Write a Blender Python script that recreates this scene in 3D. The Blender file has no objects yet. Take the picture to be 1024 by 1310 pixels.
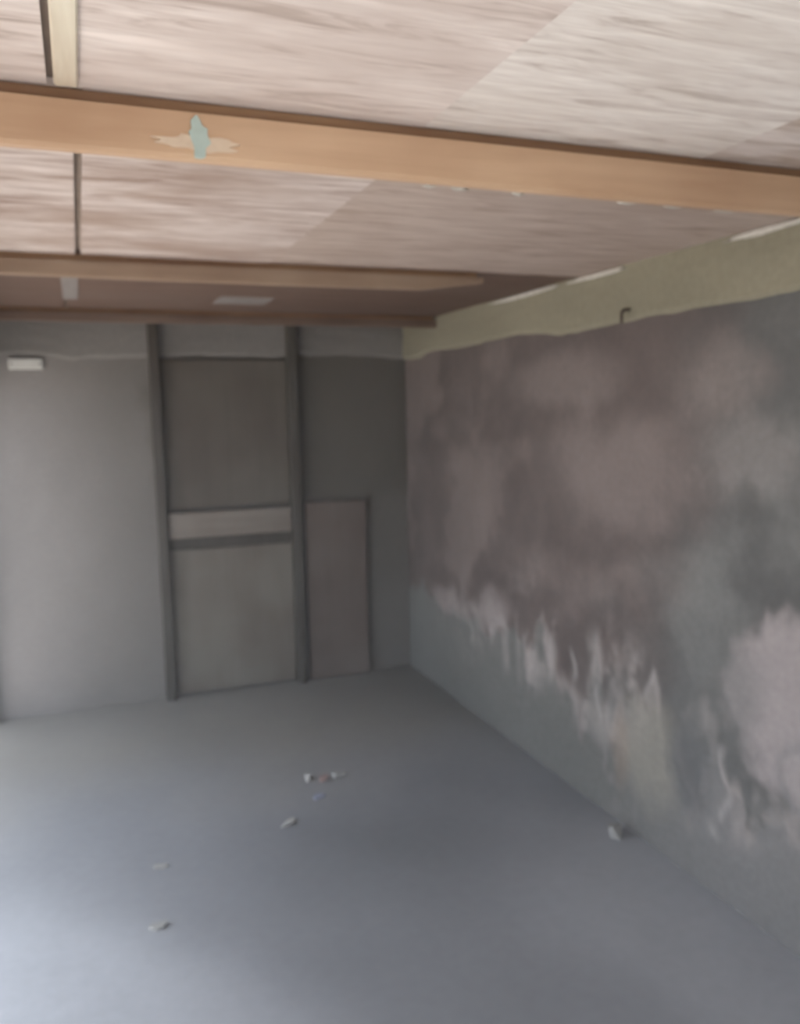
import bpy, bmesh, math, random
import numpy as np
from mathutils import Matrix, Vector

random.seed(7)
C = bpy.context.scene.collection
SC = bpy.context.scene

# ------------------------------------------------------------------ camera
EYE = 1.65
FOC = 1063.0
def nrm(v): return v / np.linalg.norm(v)
_dy = nrm(np.array([(100 - 512) / FOC, (655 - 530) / FOC, -1.0]))      # room depth axis seen from the camera
_dx = np.array([(3280 - 512) / FOC, (655 - 473) / FOC, -1.0])          # room width axis seen from the camera
_dx = nrm(_dx - _dy * _dx.dot(_dy))
_dz = np.cross(_dx, _dy)
ROT = np.stack([_dx, _dy, _dz])
cam = bpy.data.objects.new('camera', bpy.data.cameras.new('camera'))
C.objects.link(cam)
M4 = np.eye(4); M4[:3, :3] = ROT; M4[:3, 3] = (0, 0, EYE)
cam.matrix_world = Matrix(M4.tolist())
cam.data.sensor_width = 36.0
cam.data.lens = FOC / 1310.0 * 36.0
cam.data.clip_start = 0.02
cam.data.dof.use_dof = True                                              # the phone focused too near: all of the room is soft
cam.data.dof.focus_distance = 0.6
cam.data.dof.aperture_fstop = cam.data.lens / 4.2
SC.camera = cam

# ------------------------------------------------------------------ sky, sun, exposure
SKY_STRENGTH = 2.3
SUN_STRENGTH = 13.0
HAZE = 0.03
w = bpy.data.worlds.new('sky'); SC.world = w; w.use_nodes = True
bg = w.node_tree.nodes['Background']
bg.inputs[0].default_value = (0.84, 0.895, 1.0, 1)
bg.inputs[1].default_value = SKY_STRENGTH
sun = bpy.data.objects.new('sun', bpy.data.lights.new('sun', 'SUN'))
C.objects.link(sun)
sun.data.energy = SUN_STRENGTH
sun.data.color = (1.0, 0.965, 0.94)
sun.data.angle = math.radians(1.0)
SUN_DIR = Vector((0.10, 1.0, -1.9)).normalized()                        # the way the sunlight travels
sun.rotation_euler = SUN_DIR.to_track_quat('-Z', 'Y').to_euler()
SC.view_settings.view_transform = 'Standard'
SC.view_settings.look = 'None'
SC.view_settings.gamma = 1.0
SC.view_settings.use_curve_mapping = False
SC.view_settings.exposure = 0.6

# ------------------------------------------------------------------ helpers
def lin(c):
    c = np.asarray(c, float) / 255.0
    return np.where(c <= 0.04045, c / 12.92, ((c + 0.055) / 1.055) ** 2.4)
def hashn(ix, iy, seed):
    n = np.sin(ix * 127.1 + iy * 311.7 + seed * 74.7) * 43758.5453
    return n - np.floor(n)
def vnoise(x, y, seed=0):
    ix, iy = np.floor(x), np.floor(y); fx, fy = x - ix, y - iy
    fx, fy = fx * fx * (3 - 2 * fx), fy * fy * (3 - 2 * fy)
    a, b = hashn(ix, iy, seed), hashn(ix + 1, iy, seed)
    c, d = hashn(ix, iy + 1, seed), hashn(ix + 1, iy + 1, seed)
    return (a * (1 - fx) + b * fx) * (1 - fy) + (c * (1 - fx) + d * fx) * fy
def fbm(x, y, seed=0, octs=4):
    s, amp, tot = 0, 1.0, 0
    for o in range(octs):
        s = s + amp * vnoise(x * 2 ** o, y * 2 ** o, seed + o * 13); tot += amp; amp *= 0.55
    return s / tot
def sstep(a, b, x):
    t = np.clip((x - a) / (b - a), 0, 1); return t * t * (3 - 2 * t)

def link(name, me, mat, parent=None):
    o = bpy.data.objects.new(name, me); C.objects.link(o)
    if mat is not None and not me.materials: me.materials.append(mat)
    if parent is not None: o.parent = parent
    return o
def from_bm(name, bm, mat, parent=None, smooth=False):
    me = bpy.data.meshes.new(name)
    bmesh.ops.recalc_face_normals(bm, faces=bm.faces)
    for f in bm.faces: f.smooth = smooth
    bm.to_mesh(me); bm.free()
    return link(name, me, mat, parent)
def box(bm, lo, hi, bevel=0.0, seg=1):
    r = bmesh.ops.create_cube(bm, size=1.0)
    lo, hi = Vector(lo), Vector(hi)
    for v in r['verts']:
        v.co = Vector(((lo[i] + hi[i]) / 2 + v.co[i] * (hi[i] - lo[i]) for i in range(3)))
    if bevel > 0:
        es = list({e for v in r['verts'] for e in v.link_edges})
        bmesh.ops.bevel(bm, geom=es, offset=bevel, segments=seg, affect='EDGES', profile=0.5)
def box_obj(name, lo, hi, mat, parent=None, bevel=0.0, seg=1):
    bm = bmesh.new(); box(bm, lo, hi, bevel, seg)
    return from_bm(name, bm, mat, parent)
def structure(o): o['kind'] = 'structure'; return o
def tag(o, label, cat, group=None):
    o['label'] = label; o['category'] = cat
    if group: o['group'] = group
    return o
def empty(name, loc):
    o = bpy.data.objects.new(name, None); C.objects.link(o); o.location = loc
    o.empty_display_size = 0.05
    return o
def child_at(o, parent):                    # parent an object modelled in world space to an empty that stands elsewhere
    o.parent = parent; o.matrix_parent_inverse = Matrix.Translation(parent.location).inverted()
    return o
def grid_mesh(name, A, B, pos, col, mat, parent=None, smooth=True):
    """A, B 2-D arrays of surface coordinates; pos(A,B)->x,y,z; col (n,3) linear."""
    na, nb = A.shape
    X, Y, Z = pos
    vs = np.stack([X.ravel(), Y.ravel(), Z.ravel()], 1)
    i = np.arange(na * nb).reshape(na, nb)
    q = np.stack([i[:-1, :-1], i[1:, :-1], i[1:, 1:], i[:-1, 1:]], -1).reshape(-1, 4)
    me = bpy.data.meshes.new(name)
    me.vertices.add(len(vs)); me.vertices.foreach_set('co', vs.ravel())
    me.loops.add(q.size); me.loops.foreach_set('vertex_index', q.ravel())
    me.polygons.add(len(q)); me.polygons.foreach_set('loop_start', np.arange(0, q.size, 4))
    me.update(calc_edges=True)
    if smooth: me.polygons.foreach_set('use_smooth', np.ones(len(q), bool))
    if col is not None:
        at = me.attributes.new('coat', 'FLOAT_COLOR', 'POINT')
        at.data.foreach_set('color', np.concatenate([col.reshape(-1, 3), np.ones((len(vs), 1))], 1).ravel().astype(np.float32))
    me.validate()
    return link(name, me, mat, parent)

# ------------------------------------------------------------------ materials
def new_mat(name):
    m = bpy.data.materials.new(name); m.use_nodes = True
    nt = m.node_tree; return m, nt, nt.nodes['Principled BSDF']
def nd(nt, t, **kw):
    n = nt.nodes.new(t)
    for k, v in kw.items(): setattr(n, k, v)
    return n
def mapped_noise(nt, scale, detail=4.0, rough=0.6, sc=1.0, distortion=0.0, off=(0, 0, 0)):
    tc = nd(nt, 'ShaderNodeTexCoord'); mp = nd(nt, 'ShaderNodeMapping')
    mp.inputs['Scale'].default_value = scale; mp.inputs['Location'].default_value = off
    nt.links.new(tc.outputs['Object'], mp.inputs['Vector'])
    n = nd(nt, 'ShaderNodeTexNoise')
    n.inputs['Scale'].default_value = sc; n.inputs['Detail'].default_value = detail
    n.inputs['Roughness'].default_value = rough; n.inputs['Distortion'].default_value = distortion
    nt.links.new(mp.outputs[0], n.inputs['Vector'])
    return n.outputs['Fac']
def ramp(nt, fac, stops):
    r = nd(nt, 'ShaderNodeValToRGB')
    e = r.color_ramp.elements
    while len(e) < len(stops): e.new(0.5)
    for k, (p, c) in enumerate(stops):
        e[k].position = p; e[k].color = (*c, 1) if len(c) == 3 else c
    nt.links.new(fac, r.inputs[0]); return r.outputs[0]
def mix(nt, a, b, fac, mode='MIX'):
    m = nd(nt, 'ShaderNodeMix', data_type='RGBA', blend_type=mode)
    for s, v in ((6, a), (7, b)):
        if isinstance(v, (tuple, list)): m.inputs[s].default_value = (*v[:3], 1)
        else: nt.links.new(v, m.inputs[s])
    if isinstance(fac, float): m.inputs[0].default_value = fac
    else: nt.links.new(fac, m.inputs[0])
    return m.outputs[2]
def bump(nt, bsdf, h, strength, dist):
    b = nd(nt, 'ShaderNodeBump'); b.inputs['Strength'].default_value = strength; b.inputs['Distance'].default_value = dist
    nt.links.new(h, b.inputs['Height']); nt.links.new(b.outputs[0], bsdf.inputs['Normal'])

def coat_mat(name, rough=0.9, grain=0.12, bump_s=0.35, spec=0.2, gscale=38.0):
    """plaster or concrete whose colour map is the vertex attribute 'coat', with fine grain on top"""
    m, nt, b = new_mat(name)
    a = nd(nt, 'ShaderNodeAttribute', attribute_name='coat')
    n = mapped_noise(nt, (1, 1, 1), 5, 0.65, gscale)
    g = ramp(nt, n, [(0.3, (1 - grain,) * 3), (0.7, (1 + grain,) * 3)])
    nt.links.new(mix(nt, a.outputs['Color'], g, 1.0, 'MULTIPLY'), b.inputs['Base Color'])
    b.inputs['Roughness'].default_value = rough
    b.inputs['Specular IOR Level'].default_value = spec
    bump(nt, b, n, bump_s, 0.006)
    return m
def plain_mat(name, c, c2=None, scale=(8, 8, 8), rough=0.85, spec=0.25, bump_s=0.2):
    m, nt, b = new_mat(name)
    c2 = c2 or tuple(x * 0.75 for x in c)
    n = mapped_noise(nt, scale, 5, 0.65, 1.0)
    nt.links.new(ramp(nt, n, [(0.32, c2), (0.68, c)]), b.inputs['Base Color'])
    b.inputs['Roughness'].default_value = rough; b.inputs['Specular IOR Level'].default_value = spec
    if bump_s: bump(nt, b, n, bump_s, 0.004)
    return m
def ply_mat(name, light, mid, dark, stain, stain_amt, off):
    """weathered plywood: long streaks across the room, larger water stains"""
    m, nt, b = new_mat(name)
    g1 = mapped_noise(nt, (3.6, 25, 1), 4, 0.62, 1.0, 0.9, off)
    g2 = mapped_noise(nt, (9, 75, 1), 3, 0.55, 1.0, 0.5, (off[0] + 3, off[1] + 5, 0))
    s = mapped_noise(nt, (1.5, 4.0, 1), 4, 0.6, 1.0, 0.4, (off[0] + 9, off[1] + 1, 0))
    c = ramp(nt, g1, [(0.33, dark), (0.45, mid), (0.57, light), (0.72, tuple(min(0.95, x * 1.12) for x in light))])
    c = mix(nt, c, ramp(nt, g2, [(0.3, (0.90, 0.88, 0.87)), (0.6, (1.03, 1.03, 1.03))]), 1.0, 'MULTIPLY')
    c = mix(nt, c, stain, ramp(nt, s, [(0.48, (0, 0, 0)), (0.68, (stain_amt,) * 3)]))
    nt.links.new(c, b.inputs['Base Color'])
    b.inputs['Roughness'].default_value = 0.8; b.inputs['Specular IOR Level'].default_value = 0.2
    bump(nt, b, g1, 0.5, 0.004)
    return m
def wood_mat(name, a, bcol, along=0, scale=1.0, rough=0.7):
    m, nt, b = new_mat(name)
    sc = [26.0, 26.0, 26.0]; sc[along] = 2.2
    sc = tuple(v * scale for v in sc)
    n = mapped_noise(nt, sc, 4, 0.6, 1.0, 0.6)
    n2 = mapped_noise(nt, (3, 3, 3), 3, 0.5, 1.0)
    c = ramp(nt, n, [(0.3, bcol), (0.65, a)])
    c = mix(nt, c, ramp(nt, n2, [(0.35, (0.86, 0.80, 0.76)), (0.65, (1.06, 1.05, 1.02))]), 1.0, 'MULTIPLY')
    nt.links.new(c, b.inputs['Base Color'])
    b.inputs['Roughness'].default_value = rough; b.inputs['Specular IOR Level'].default_value = 0.25
    bump(nt, b, n, 0.3, 0.003)
    return m

M_wall = coat_mat('rough_plaster', 0.92, 0.10, 0.45)
M_back = coat_mat('back_plaster', 0.92, 0.06, 0.25)
M_floor = coat_mat('cement_floor', 0.5, 0.05, 0.10, 0.35, 22.0)
M_band = coat_mat('cast_concrete', 0.9, 0.10, 0.4)
M_pale = plain_mat('rough_pale', (0.62, 0.60, 0.55), (0.45, 0.43, 0.38), (40, 40, 40))
M_slab = plain_mat('deck_boards', (0.34, 0.28, 0.23))
M_ply = {
    (0, 1): ply_mat('pink_plywood', (0.80, 0.73, 0.68), (0.73, 0.65, 0.60), (0.50, 0.42, 0.37), (0.60, 0.51, 0.46), 0.55, (0, 0, 0)),
    (0, 3): ply_mat('whitish_plywood', (0.84, 0.80, 0.75), (0.77, 0.72, 0.67), (0.56, 0.50, 0.45), (0.64, 0.57, 0.50), 0.4, (2, 6, 0)),
    (0, 4): ply_mat('stained_plywood', (0.70, 0.64, 0.60), (0.62, 0.55, 0.50), (0.44, 0.36, 0.31), (0.46, 0.35, 0.26), 0.9, (5, 1, 0)),
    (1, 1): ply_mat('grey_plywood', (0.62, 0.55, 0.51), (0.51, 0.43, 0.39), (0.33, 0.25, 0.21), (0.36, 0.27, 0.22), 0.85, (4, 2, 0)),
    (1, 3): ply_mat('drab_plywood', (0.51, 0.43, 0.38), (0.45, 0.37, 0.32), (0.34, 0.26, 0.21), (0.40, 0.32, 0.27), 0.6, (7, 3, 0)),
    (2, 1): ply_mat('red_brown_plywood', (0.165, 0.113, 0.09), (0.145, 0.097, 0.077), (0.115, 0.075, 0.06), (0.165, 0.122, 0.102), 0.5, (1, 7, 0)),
}
def ply_of(k, j): return M_ply.get((k, max(j, 1)), M_ply.get((k, 3 if j >= 3 else 1), M_ply[(k, 1)]))
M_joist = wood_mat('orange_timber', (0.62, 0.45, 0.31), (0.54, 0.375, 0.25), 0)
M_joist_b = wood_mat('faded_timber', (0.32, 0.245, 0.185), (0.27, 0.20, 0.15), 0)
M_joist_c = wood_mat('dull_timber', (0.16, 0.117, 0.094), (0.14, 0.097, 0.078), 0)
M_joist_top = wood_mat('brown_timber', (0.30, 0.19, 0.11), (0.22, 0.13, 0.08), 0)
M_batten = wood_mat('pale_batten', (0.80, 0.76, 0.64), (0.66, 0.60, 0.48), 1)
M_post = wood_mat('dark_timber', (0.082, 0.077, 0.068), (0.062, 0.058, 0.05), 2)
M_panel = wood_mat('grey_brown_board', (0.175, 0.164, 0.144), (0.15, 0.138, 0.12), 2, 0.5)
M_dark = wood_mat('dark_board', (0.125, 0.115, 0.10), (0.105, 0.096, 0.082), 2, 0.5)  # darker board for the upper door panel
M_shelf = wood_mat('worn_board', (0.225, 0.21, 0.19), (0.18, 0.166, 0.148), 0)
M_red = wood_mat('reddish_board', (0.155, 0.132, 0.12), (0.135, 0.113, 0.102), 2, 0.5)
M_plate = plain_mat('pale_plate', (0.60, 0.61, 0.58), (0.52, 0.53, 0.5), (10, 10, 10), 0.5)
M_iron = plain_mat('rusty_iron', (0.08, 0.06, 0.05), None, (60, 60, 60), 0.7)
M_chip = plain_mat('plaster_chip', (0.36, 0.36, 0.345), (0.29, 0.29, 0.275), (60, 60, 60))
M_chip_b = plain_mat('bluish_chip', (0.30, 0.33, 0.42), (0.24, 0.26, 0.34), (60, 60, 60))
M_chip_r = plain_mat('brick_chip', (0.36, 0.27, 0.25), (0.28, 0.2, 0.18), (60, 60, 60))
M_paint_t = plain_mat('turquoise_paint', (0.50, 0.62, 0.58), (0.42, 0.52, 0.48), (30, 30, 30))
M_paint_w = plain_mat('cream_paint', (0.72, 0.60, 0.46), (0.62, 0.5, 0.38), (30, 30, 30))
M_filler = plain_mat('grey_filler', (0.27, 0.25, 0.235), (0.22, 0.20, 0.19), (30, 30, 30))
M_ground = plain_mat('sandy_ground', (0.50, 0.46, 0.42), (0.42, 0.38, 0.34), (2, 2, 2))
M_leftw = plain_mat('grey_render', (0.42, 0.42, 0.42), (0.36, 0.36, 0.36), (4, 4, 4))

# ------------------------------------------------------------------ the room
XL, XR, YF, YB, H = -0.52, 1.914, -0.45, 4.87, 2.155
BAND = 1.95                                              # underside of the ring beam

# floor: trowelled grey cement
nx, ny = 180, 300
def denser(lo, hi, n): t = np.linspace(0, 1, n); return lo + (hi - lo) * (1 - (1 - t) ** 1.8)
A, B = np.meshgrid(denser(XL, XR + 0.0005, nx), denser(YF, YB + 0.0005, ny), indexing='ij')
zz = (fbm(A * 1.3, B * 1.3, 3, 3) - 0.5) * 0.010
zz = zz * np.clip(np.minimum(np.minimum(A - XL, XR - A), np.minimum(B - YF, YB - B)) / 0.15, 0, 1)
n1 = fbm(A * 1.1, B * 0.9, 21, 4)[..., None]; n2 = fbm(A * 5, B * 5, 31, 3)[..., None]
wob = (n1[..., 0] - 0.5) * 0.9
back_dirt = sstep(3.1, 4.3, B + wob)[..., None]           # brownish dirt trodden in towards the back
brighter = np.clip(sstep(0.35, -0.1, A - (2.6 - B) * 0.5 + wob * 0.6) * sstep(3.2, 2.6, B + wob) * 0.55 + sstep(1.0, 1.7, A + wob * 0.5) * sstep(3.2, 1.9, B + wob * 0.5) * 0.55, 0, 0.6)[..., None]  # left: daylight glow painted into the cement; right front: a lighter tone
fc = (np.array([0.242, 0.254, 0.270]) * (1 - back_dirt) + np.array([0.215, 0.210, 0.190]) * back_dirt) * (1 + brighter) * (0.80 + 0.40 * n1) * (0.95 + 0.10 * n2)
mid_dark = np.exp(-(((A - 1.0 + (n1[..., 0] - 0.5)) / 0.55) ** 2 + ((B - 2.95 + (n1[..., 0] - 0.5) * 0.8) / 0.55) ** 2))[..., None]
fc = fc * (1 - 0.26 * mid_dark)  # floor colour darker around its middle
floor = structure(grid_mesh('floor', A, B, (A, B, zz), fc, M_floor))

# right wall: brown plaster breaking off above a moist grey dado
na, nb = 360, 150
A, B = np.meshgrid(np.linspace(YF, YB, na), np.linspace(0, H, nb), indexing='ij')
brown = np.array([0.265, 0.222, 0.206]); grey = np.array([0.245, 0.248, 0.240]); pale = np.array([0.36, 0.33, 0.315])
dado = np.array([0.185, 0.187, 0.182])
big = fbm(A * 1.2, B * 1.4, 5, 4); med = fbm(A * 4, B * 4, 6, 4); fin = fbm(A * 14, B * 9, 8, 3)
drip = fbm(A * 9, B * 1.6, 11, 3)                        # streaks that run down the wall
wl = 0.50 + (med - 0.5) * 0.28 + (fin - 0.5) * 0.12 - (drip - 0.5) * 0.75 * sstep(3.9, 2.6, A) - (drip - 0.5) * 0.25
cover = sstep(-0.03, 0.03, B - wl)                       # 1 where the plaster still holds
tobrown = np.clip(sstep(2.05, 2.75, A + (big - 0.5) * 1.2 + (B - 1.0) * 0.25), 0, 1)[..., None]
upper = 0.62 * grey * (1 - tobrown) + 0.58 * brown * tobrown
cloud = sstep(0.42, 0.62, fbm(A * 2.6 + 0.8 * med, B * 3.2, 23, 4))[..., None]
upper = upper * (0.78 + 0.28 * cloud) * (0.80 + 0.40 * med[..., None]) * (0.88 + 0.24 * fin[..., None])
edge = np.exp(-((B - wl - 0.05) / 0.07) ** 2) * sstep(0.42, 0.62, fbm(A * 6, B * 4, 17, 3))
drips = np.exp(-((B - wl + 0.04) / 0.10) ** 2) * sstep(0.52, 0.66, fbm(A * 16, B * 2.0, 19, 3))
low = (np.array([0.148, 0.149, 0.140]) + np.array([0.064, 0.060, 0.066]) * sstep(3.0, 1.9, A)[..., None]) * (0.84 + 0.32 * big[..., None]) * (0.95 + 0.1 * fin[..., None])
col = low * (1 - cover[..., None]) + upper * cover[..., None]
def blend(c, tgt, m): return c * (1 - m[..., None]) + np.array(tgt) * m[..., None]
def blob(y, z, ry, rz, soft=0.35, rag=0.5):
    d = np.sqrt(((A - y) / ry) ** 2 + ((B - z) / rz) ** 2) + (med - 0.5) * rag * 2 + (fin - 0.5) * rag
    return 1 - sstep(1 - soft, 1 + soft, d)
col = blend(col, pale, np.clip(edge * 0.55 + drips * 0.5, 0, 0.8) * sstep(4.6, 4.0, A))
fleck = sstep(0.54, 0.66, fbm(A * 7 + 1.5 * med, B * 5, 27, 4)) * np.exp(-((B - wl - 0.02) / 0.20) ** 2) * sstep(4.5, 3.4, A)
hole = sstep(0.56, 0.68, fbm(A * 6, B * 5 + med, 29, 4)) * np.exp(-((B - wl - 0.12) / 0.18) ** 2) * sstep(3.4, 2.4, A)
col = blend(col, (0.35, 0.32, 0.305), fleck * 0.75)
col = blend(col, (0.12, 0.12, 0.115), hole * 0.6)
BLOBS = [  # y, z, ry, rz, soft, raggedness, colour, strength
    (1.66, 0.74, 0.33, 0.27, 0.14, 0.5, (0.44, 0.40, 0.395), 0.9),
    (1.60, 0.55, 0.20, 0.14, 0.3, 0.4, (0.40, 0.37, 0.365), 0.8),
    (1.95, 1.48, 0.22, 0.12, 0.5, 0.6, (0.33, 0.31, 0.30), 0.6),
    (1.98, 1.36, 0.05, 0.05, 0.5, 0.6, (0.13, 0.13, 0.125), 0.6),
    (2.72, 1.40, 0.40, 0.20, 0.6, 0.7, (0.33, 0.28, 0.265), 0.55),
    (2.15, 1.72, 0.20, 0.11, 0.6, 0.7, (0.34, 0.295, 0.28), 0.5),
    (3.0, 1.75, 0.35, 0.10, 0.6, 0.7, (0.31, 0.265, 0.25), 0.5),
    (2.43, 0.35, 0.17, 0.19, 0.5, 0.4, (0.34, 0.325, 0.28), 0.75),
    (2.62, 0.30, 0.05, 0.16, 0.5, 0.4, (0.36, 0.27, 0.20), 0.35),
    (2.22, 0.37, 0.10, 0.16, 0.4, 0.4, (0.155, 0.16, 0.165), 0.75),
    (2.75, 0.36, 0.09, 0.09, 0.5, 0.4, (0.36, 0.34, 0.32), 0.7),
    (4.30, 0.55, 0.16, 0.07, 0.5, 0.5, (0.34, 0.30, 0.29), 0.6),
    (3.65, 0.62, 0.14, 0.09, 0.5, 0.6, (0.36, 0.32, 0.31), 0.6),
    (2.12, 0.67, 0.16, 0.20, 0.5, 0.8, (0.20, 0.205, 0.20), 0.5),
    (1.62, 1.68, 0.05, 0.05, 0.6, 0.4, (0.12, 0.12, 0.125), 0.5),
]
relief = cover * 0.012 + fleck * 0.004 - hole * 0.006 + (big - 0.5) * 0.018 + (med - 0.5) * 0.012 + (fin - 0.5) * 0.004
for (y, z, ry, rz, so, rg, c, s) in BLOBS:
    m = blob(y, z, ry, rz, so, rg) * s
    col = blend(col, np.array(c) * 0.80, m); relief = relief + m * (0.006 if c[0] > 0.3 else -0.006)
for (y, z, ln, wd) in ((2.77, 0.44, 0.16, 0.012), (2.05, 0.40, 0.26, 0.014), (3.35, 0.55, 0.10, 0.010), (2.95, 0.55, 0.12, 0.012), (3.95, 0.45, 0.10, 0.010), (2.43, 0.62, 0.13, 0.012), (2.10, 0.22, 0.05, 0.02)):
    m = np.exp(-((A - y - 0.02 * np.sin(B * 30 + y * 9)) / wd) ** 2) * sstep(ln / 2 + 0.03, ln / 2 - 0.03, np.abs(B - z)) * 0.75
    col = blend(col, (0.37, 0.35, 0.34), m); relief = relief + m * 0.004
ring = np.exp(-((np.sqrt(((A - 1.72) / 0.10) ** 2 + ((B - 0.55) / 0.10) ** 2) - 1) / 0.16) ** 2) * 0.5
col = blend(col, (0.22, 0.22, 0.22), ring)
relief = relief * np.clip(np.minimum((B - 0.02) / 0.10, (YB - A) / 0.05), 0, 1)
wall_right = structure(grid_mesh('wall_right', A, B, (XR - relief + 0.0, A, B), col, M_wall))

# back wall: grey render, shade painted over its upper part and right corner
na, nb = 230, 150
A, B = np.meshgrid(np.linspace(XL, XR, na), np.linspace(0, H, nb), indexing='ij')
big = fbm(A * 1.3, B * 1.3, 45, 4); med = fbm(A * 4, B * 4, 46, 4); fin = fbm(A * 12, B * 12, 48, 3)
base = np.array([0.222, 0.212, 0.202]) * (0.88 + 0.24 * big[..., None]) * (0.95 + 0.1 * fin[..., None])
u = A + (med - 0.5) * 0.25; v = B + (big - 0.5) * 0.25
upper_shade = np.maximum(sstep(0.15, 0.5, u) * sstep(0.85, 1.20, v), 0.55 * sstep(-0.35, 0.35, u) * sstep(1.25, 1.75, v))  # shade of the upper wall, put into its colour
m0 = 0.5 * sstep(-0.45, 0.35, u)  # side light falling off to the right, painted in
corner_shade = sstep(1.10, 1.45, u) * sstep(0.1, 0.7, v) * 0.75  # shade towards the right corner, also painted
m = np.clip(np.maximum(m0, np.maximum(upper_shade, corner_shade)), 0, 1) * (0.88 + 0.12 * med)
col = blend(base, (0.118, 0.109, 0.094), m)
relief = (big - 0.5) * 0.014 + (med - 0.5) * 0.008
relief = relief * np.clip(np.minimum(np.minimum(B - 0.02, A - XL), XR - A) / 0.06, 0, 1)
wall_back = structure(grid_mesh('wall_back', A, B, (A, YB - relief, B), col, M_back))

# ring beam along the heads of the right and back walls
def band(name, lo, hi, plane, axis, c):
    na, nb = 150, 16
    A, B = np.meshgrid(np.linspace(lo, hi, na), np.linspace(0, 1, nb), indexing='ij')
    bot = BAND + (fbm(A * 3, A * 0 + 2.2, 61, 4) - 0.5) * 0.07
    Z = bot + (H - bot) * B
    out = 0.022 + (fbm(A * 3, B * 3, 62, 3) - 0.5) * 0.010
    out = np.where(B == 0, 0.0, out)                     # the underside turns back into the wall
    Z = np.where(B == 0, Z + 0.001, Z)
    n = fbm(A * 3, Z * 8, 65, 4)[..., None]
    col = np.array(c) * (0.85 + 0.3 * n)
    P = plane - out
    pos = (P, A, Z) if axis == 0 else (A, P, Z)
    return structure(grid_mesh(name, A, B, pos, col, M_band, None, False))
trim_1 = band('trim_1', 1.2, YB, XR, 0, (0.245, 0.23, 0.17))
trim_2 = band('trim_2', XL, XR, YB, 1, (0.20, 0.192, 0.18))
def daub(bm, p, sx, sy, sz, seed):
    r = bmesh.ops.create_icosphere(bm, subdivisions=2, radius=1.0)
    rnd = random.Random(seed)
    for v in r['verts']:
        k = 0.75 + 0.5 * rnd.random()
        v.co = Vector((p[0] + v.co.x * sx * k, p[1] + v.co.y * sy * k, p[2] + v.co.z * sz * k))
for k, (y, L) in enumerate(((3.35, 0.30), (2.80, 0.22), (1.95, 0.16))):   # pale ridges along the top of the ring beam
    bm = bmesh.new(); daub(bm, (XR - 0.026, y, H - 0.012), 0.012, L, 0.010, k)
    from_bm('pale_ridge', bm, M_pale, trim_1, True)

# unseen left doorway and open front, both shaped for the light they let in
D0, D1, DH = 1.15, 4.79, 1.80
bm = bmesh.new()
box(bm, (XL - 0.15, YF, 0), (XL, D0, H)); box(bm, (XL - 0.15, D1, 0), (XL, YB, H)); box(bm, (XL - 0.15, D0, DH), (XL, D1, H))
structure(from_bm('wall_left', bm, M_leftw))
bm = bmesh.new()
box(bm, (0.75, YF - 0.15, 0), (XR + 0.15, YF, H)); box(bm, (XL - 0.15, YF - 0.15, 1.95), (0.75, YF, H)); structure(from_bm('wall_front', bm, M_leftw))
bm = bmesh.new()
box(bm, (XL - 0.15, YB + 0.02, -0.05), (XR + 0.15, YB + 0.17, H)); structure(from_bm('wall_outer_back', bm, M_leftw))
bm = bmesh.new()
box(bm, (XR + 0.02, YF, -0.05), (XR + 0.17, YB + 0.02, H)); structure(from_bm('wall_outer_right', bm, M_leftw))
structure(box_obj('ground', (-14, -16, -0.12), (14, 14, -0.02), M_ground))

# ceiling: plywood panels under a dark deck
ceiling = structure(box_obj('ceiling', (XL - 0.15, YF - 0.1, H + 0.014), (XR + 0.15, YB + 0.15, H + 0.10), M_slab))
rows = [(YF, 1.452, 0), (1.458, 2.905, 1), (2.911, 4.345, 2), (4.351, YB - 0.002, 2)]
shift = {0: -0.006, 1: 0.030, 2: -0.022}
rnd = random.Random(5)
for (y0, y1, k) in rows:
    s = shift[k]
    xs = [XL, 0.0 + s, 0.615 + (0.03 if k == 1 else 0), 1.24, XR - 0.004]
    for j in range(1, 5):
        g0 = 0.008 if (j == 2) else 0.0004
        g1 = 0.008 if (j == 1) else 0.0004
        x0, x1 = xs[j - 1] + g0, xs[j] - g1
        bm = bmesh.new()
        box(bm, (x0, y0, H), (x1, y1, H + 0.013))
        t = (rnd.random() - 0.5) * 0.004
        for v in bm.verts: v.co.z -= max(0, (v.co.x - x0) / (x1 - x0) * t + abs(t) * 0.5) if v.co.z < H + 0.006 else 0
        from_bm('ceiling_panel', bm, ply_of(k, j), ceiling)
for (x0, y0, x1, y1) in ((0.62, 3.78, 0.86, 4.02), (-0.03, 3.2, 0.03, 4.0)):    # grey filler over old joints
    bm = bmesh.new(); box(bm, (x0, y0, H - 0.004), (x1, y1, H + 0.001), 0.002)
    from_bm('filler_patch', bm, M_filler, ceiling)

for k, (x, y, L) in enumerate(((0.78, 1.815, 0.016), (0.86, 1.815, 0.022), (1.01, 1.815, 0.014), (1.32, 1.812, 0.030), (1.46, 1.812, 0.030), (1.62, 1.81, 0.040))):  # small pale daubs on the ceiling behind the nearest joist
    bm = bmesh.new(); daub(bm, (x, y, H - 0.001), L, 0.012, 0.006, 20 + k)
    from_bm('pale_daub', bm, M_pale, ceiling, True)

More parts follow.
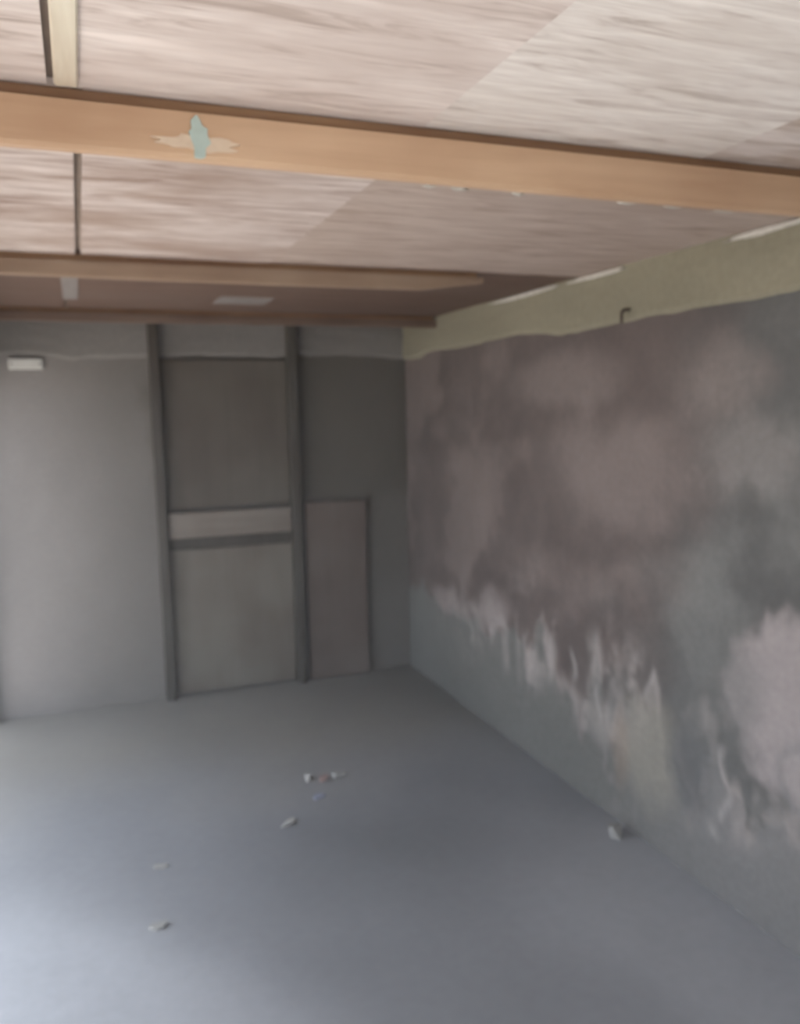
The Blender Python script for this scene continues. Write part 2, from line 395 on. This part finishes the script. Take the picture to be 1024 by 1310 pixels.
# ------------------------------------------------------------------ things
def joist(y, zb, depth, label, mat, smear=False, end=XR - 0.018):
    t = empty('ceiling_joist', ((XL + XR) / 2, y + depth / 2, H - 0.004))
    tag(t, label, 'joist', 'joists across the ceiling')
    # squared timber with slightly wavy arrises
    n = 60
    bm = bmesh.new()
    prof = lambda x, s: [(y + 0.002 * math.sin(x * 3 + s), H - 0.022), (y + 0.001, zb + 0.006 + 0.003 * math.sin(x * 2.1 + s)), (y + 0.005, zb + 0.002 * math.sin(x * 2.6 + s)),
                         (y + depth - 0.004, zb + 0.002 * math.sin(x * 2.6 + s)), (y + depth, zb + 0.006), (y + depth, H - 0.022)]
    prev = None
    for i in range(n + 1):
        x = XL + 0.004 + (end - XL - 0.004) * i / n; tip = max(0.0, 1 - (end - x) / 0.25) * 0.6 if end < XR - 0.1 else 0.0
        ring = [bm.verts.new((x, a, b + (H - 0.02 - b) * tip)) for a, b in prof(x, y)]
        if prev:
            for k in range(6): bm.faces.new((prev[k], prev[(k + 1) % 6], ring[(k + 1) % 6], ring[k]))
        else: bm.faces.new(ring)
        prev = ring
    bm.faces.new(prev)
    child_at(from_bm('timber', bm, mat), t)
    bm = bmesh.new(); box(bm, (XL + 0.01, y + 0.012, H - 0.022), (end - 0.02, y + depth - 0.004, H - 0.002), 0.002)
    child_at(from_bm('packing_strip', bm, M_joist_top), t)
    if smear:
        def smear_mesh(cx, cz, rx, rz, seed, mat, lab, off):
            r = random.Random(seed); bm = bmesh.new()
            ring = []
            for i in range(22):
                a = i / 22 * 2 * math.pi; k = 0.62 + 0.6 * r.random()
                ring.append((cx + rx * k * math.cos(a), cz + rz * k * math.sin(a)))
            f = bm.faces.new([bm.verts.new((px, y - 0.0022 - off, pz)) for px, pz in ring])
            e = bmesh.ops.extrude_face_region(bm, geom=[f])
            for v in e['geom']:
                if isinstance(v, bmesh.types.BMVert): v.co.y += 0.004
            o = child_at(from_bm('paint_smear', bm, mat), t); o['label'] = lab
        smear_mesh(0.215, 2.085, 0.070, 0.013, 3, M_paint_w, 'cream paint smear along the timber', 0.0)
        smear_mesh(0.212, 2.094, 0.019, 0.030, 4, M_paint_t, 'pale turquoise paint smear on the timber', 0.0012)
    return t
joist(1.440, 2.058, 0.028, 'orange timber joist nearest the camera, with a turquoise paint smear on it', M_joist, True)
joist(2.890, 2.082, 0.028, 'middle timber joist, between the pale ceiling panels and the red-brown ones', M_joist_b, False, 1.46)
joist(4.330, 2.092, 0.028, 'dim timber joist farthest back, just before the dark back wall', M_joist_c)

bm = bmesh.new(); box(bm, (-0.004, YF + 0.05, H - 0.010), (0.030, 1.428, H - 0.0005), 0.003)
tag(from_bm('cover_batten', bm, M_batten), 'narrow pale cream batten over the ceiling joint in front of the nearest joist', 'batten')

# framed door in the back wall
door = empty('door_1', (0.80, YB - 0.04, 0.0)); structure(door)
def dpart(name, lo, hi, mat, bevel=0.004, lab=None):
    o = child_at(box_obj(name, lo, hi, mat, None, bevel), door)
    if lab: o['label'] = lab
    return o
yb = YB - 0.012
for x in (0.405, 1.180):
    dpart('door_jamb', (x - 0.026, yb - 0.075, 0.004), (x + 0.026, yb + 0.004, H - 0.006), M_post)
dpart('upper_panel', (0.434, yb - 0.014, 1.10), (1.152, yb, 1.945), M_dark, 0.004, 'dark upper panel')
dpart('lower_panel', (0.434, yb - 0.020, 0.02), (1.152, yb, 0.865), M_panel, 0.004)
dpart('shelf_board', (0.436, yb - 0.050, 0.935), (1.150, yb, 1.085), M_shelf, 0.006, 'worn lighter lock rail')
dpart('rail', (0.436, yb - 0.026, 0.868), (1.150, yb, 0.932), M_post)

tag(box_obj('leaning_board', (1.235, YB - 0.050, 0.004), (1.62, YB - 0.030, 1.10), M_red, None, 0.004),
    'dull reddish board standing against the dark back wall right of the door', 'board')

pl = empty('wall_plate', (-0.243, YB - 0.02, 1.893)); tag(pl, 'small pale rectangular plate high on the grey back wall at the left', 'plate')
child_at(box_obj('cover', (-0.326, YB - 0.026, 1.890), (-0.160, YB - 0.004, 1.946), M_plate, None, 0.005, 2), pl)
for sx in (-0.312, -0.174):
    bm = bmesh.new()
    bmesh.ops.create_cone(bm, cap_ends=True, segments=10, radius1=0.005, radius2=0.004, depth=0.004, matrix=Matrix.Translation((sx, YB - 0.028, 1.918)) @ Matrix.Rotation(math.pi / 2, 4, 'X'))
    child_at(from_bm('screw', bm, M_iron), pl)

# bent nail in the ring beam
cu = bpy.data.curves.new('bent_nail', 'CURVE'); cu.dimensions = '3D'; cu.bevel_depth = 0.006; cu.bevel_resolution = 3; cu.use_fill_caps = True
sp = cu.splines.new('POLY'); pts = [(XR - 0.01, 2.577, 1.992), (XR - 0.045, 2.577, 1.990), (XR - 0.056, 2.577, 1.980), (XR - 0.056, 2.577, 1.942)]
sp.points.add(len(pts) - 1)
for p, q in zip(sp.points, pts): p.co = (*q, 1)
o = bpy.data.objects.new('bent_nail', cu)
me = bpy.data.meshes.new_from_object(o); bpy.data.objects.remove(o)
tag(link('bent_nail', me, M_iron), 'short dark bent nail sticking out of the greenish ring beam on the right wall', 'nail')

# broken bits on the floor
def chip(x, y, sx, sy, sz, seed, mat, label, rz):
    r = random.Random(seed); bm = bmesh.new()
    for i in range(14):
        a = r.random() * 2 * math.pi; k = 0.7 + 0.3 * r.random()
        bm.verts.new((math.cos(a) * k * sx, math.sin(a) * k * sy, (0 if i % 2 else 1) * sz * (0.7 + 0.3 * r.random())))
    h = bmesh.ops.convex_hull(bm, input=bm.verts)
    bmesh.ops.delete(bm, geom=list({g for g in h['geom_interior'] if isinstance(g, bmesh.types.BMVert)}), context='VERTS')
    o = from_bm('rubble_chip', bm, mat)
    zf = float((fbm(np.array([x * 1.3]), np.array([y * 1.3]), 3, 3)[0] - 0.5) * 0.010)
    o.location = (x, y, zf); o.rotation_euler = (0, 0, rz)
    tag(o, label, 'rubble', 'bits of rubble on the floor')
chip(0.690, 3.116, 0.045, 0.020, 0.016, 1, M_chip, 'pale elongated plaster chip alone on the middle of the floor in front of the door', 0.3)
chip(1.000, 3.460, 0.040, 0.022, 0.022, 2, M_chip, 'small pale chip, right one of the group in front of the door', 0.1)
chip(0.930, 3.455, 0.034, 0.024, 0.016, 3, M_chip_r, 'flat reddish chip lying between two pale chips', 0.8)
chip(0.863, 3.480, 0.020, 0.030, 0.030, 4, M_chip, 'upright pale chip, left one of the group in front of the door', 0.0)
chip(0.860, 3.290, 0.034, 0.020, 0.012, 5, M_chip_b, 'flat bluish chip just in front of the reddish one', 0.2)
chip(0.147, 2.627, 0.040, 0.018, 0.012, 6, M_chip, 'pale flat chip nearest the camera on the bright left of the floor', 0.1)
chip(0.180, 2.985, 0.032, 0.016, 0.012, 7, M_chip, 'pale flake on the left of the floor, behind the nearest flat chip', -0.2)
chip(1.835, 2.530, 0.030, 0.040, 0.050, 8, M_chip, 'pale lump of fallen plaster at the foot of the right wall', 0.4)

# thin dust haze hanging in the room
m = bpy.data.materials.new('dust_haze'); m.use_nodes = True
nt = m.node_tree; nt.nodes.remove(nt.nodes['Principled BSDF'])
vs = nd(nt, 'ShaderNodeVolumeScatter'); vs.inputs['Color'].default_value = (0.92, 0.93, 0.95, 1)
vs.inputs['Density'].default_value = HAZE; vs.inputs['Anisotropy'].default_value = 0.2
nt.links.new(vs.outputs[0], nt.nodes['Material Output'].inputs['Volume'])
hz = box_obj('dust_haze', (XL - 0.01, YF - 0.2, -0.03), (XR + 0.015, YB + 0.015, H + 0.05), m)
hz['kind'] = 'stuff'; hz['label'] = 'thin grey dust haze filling the whole room'
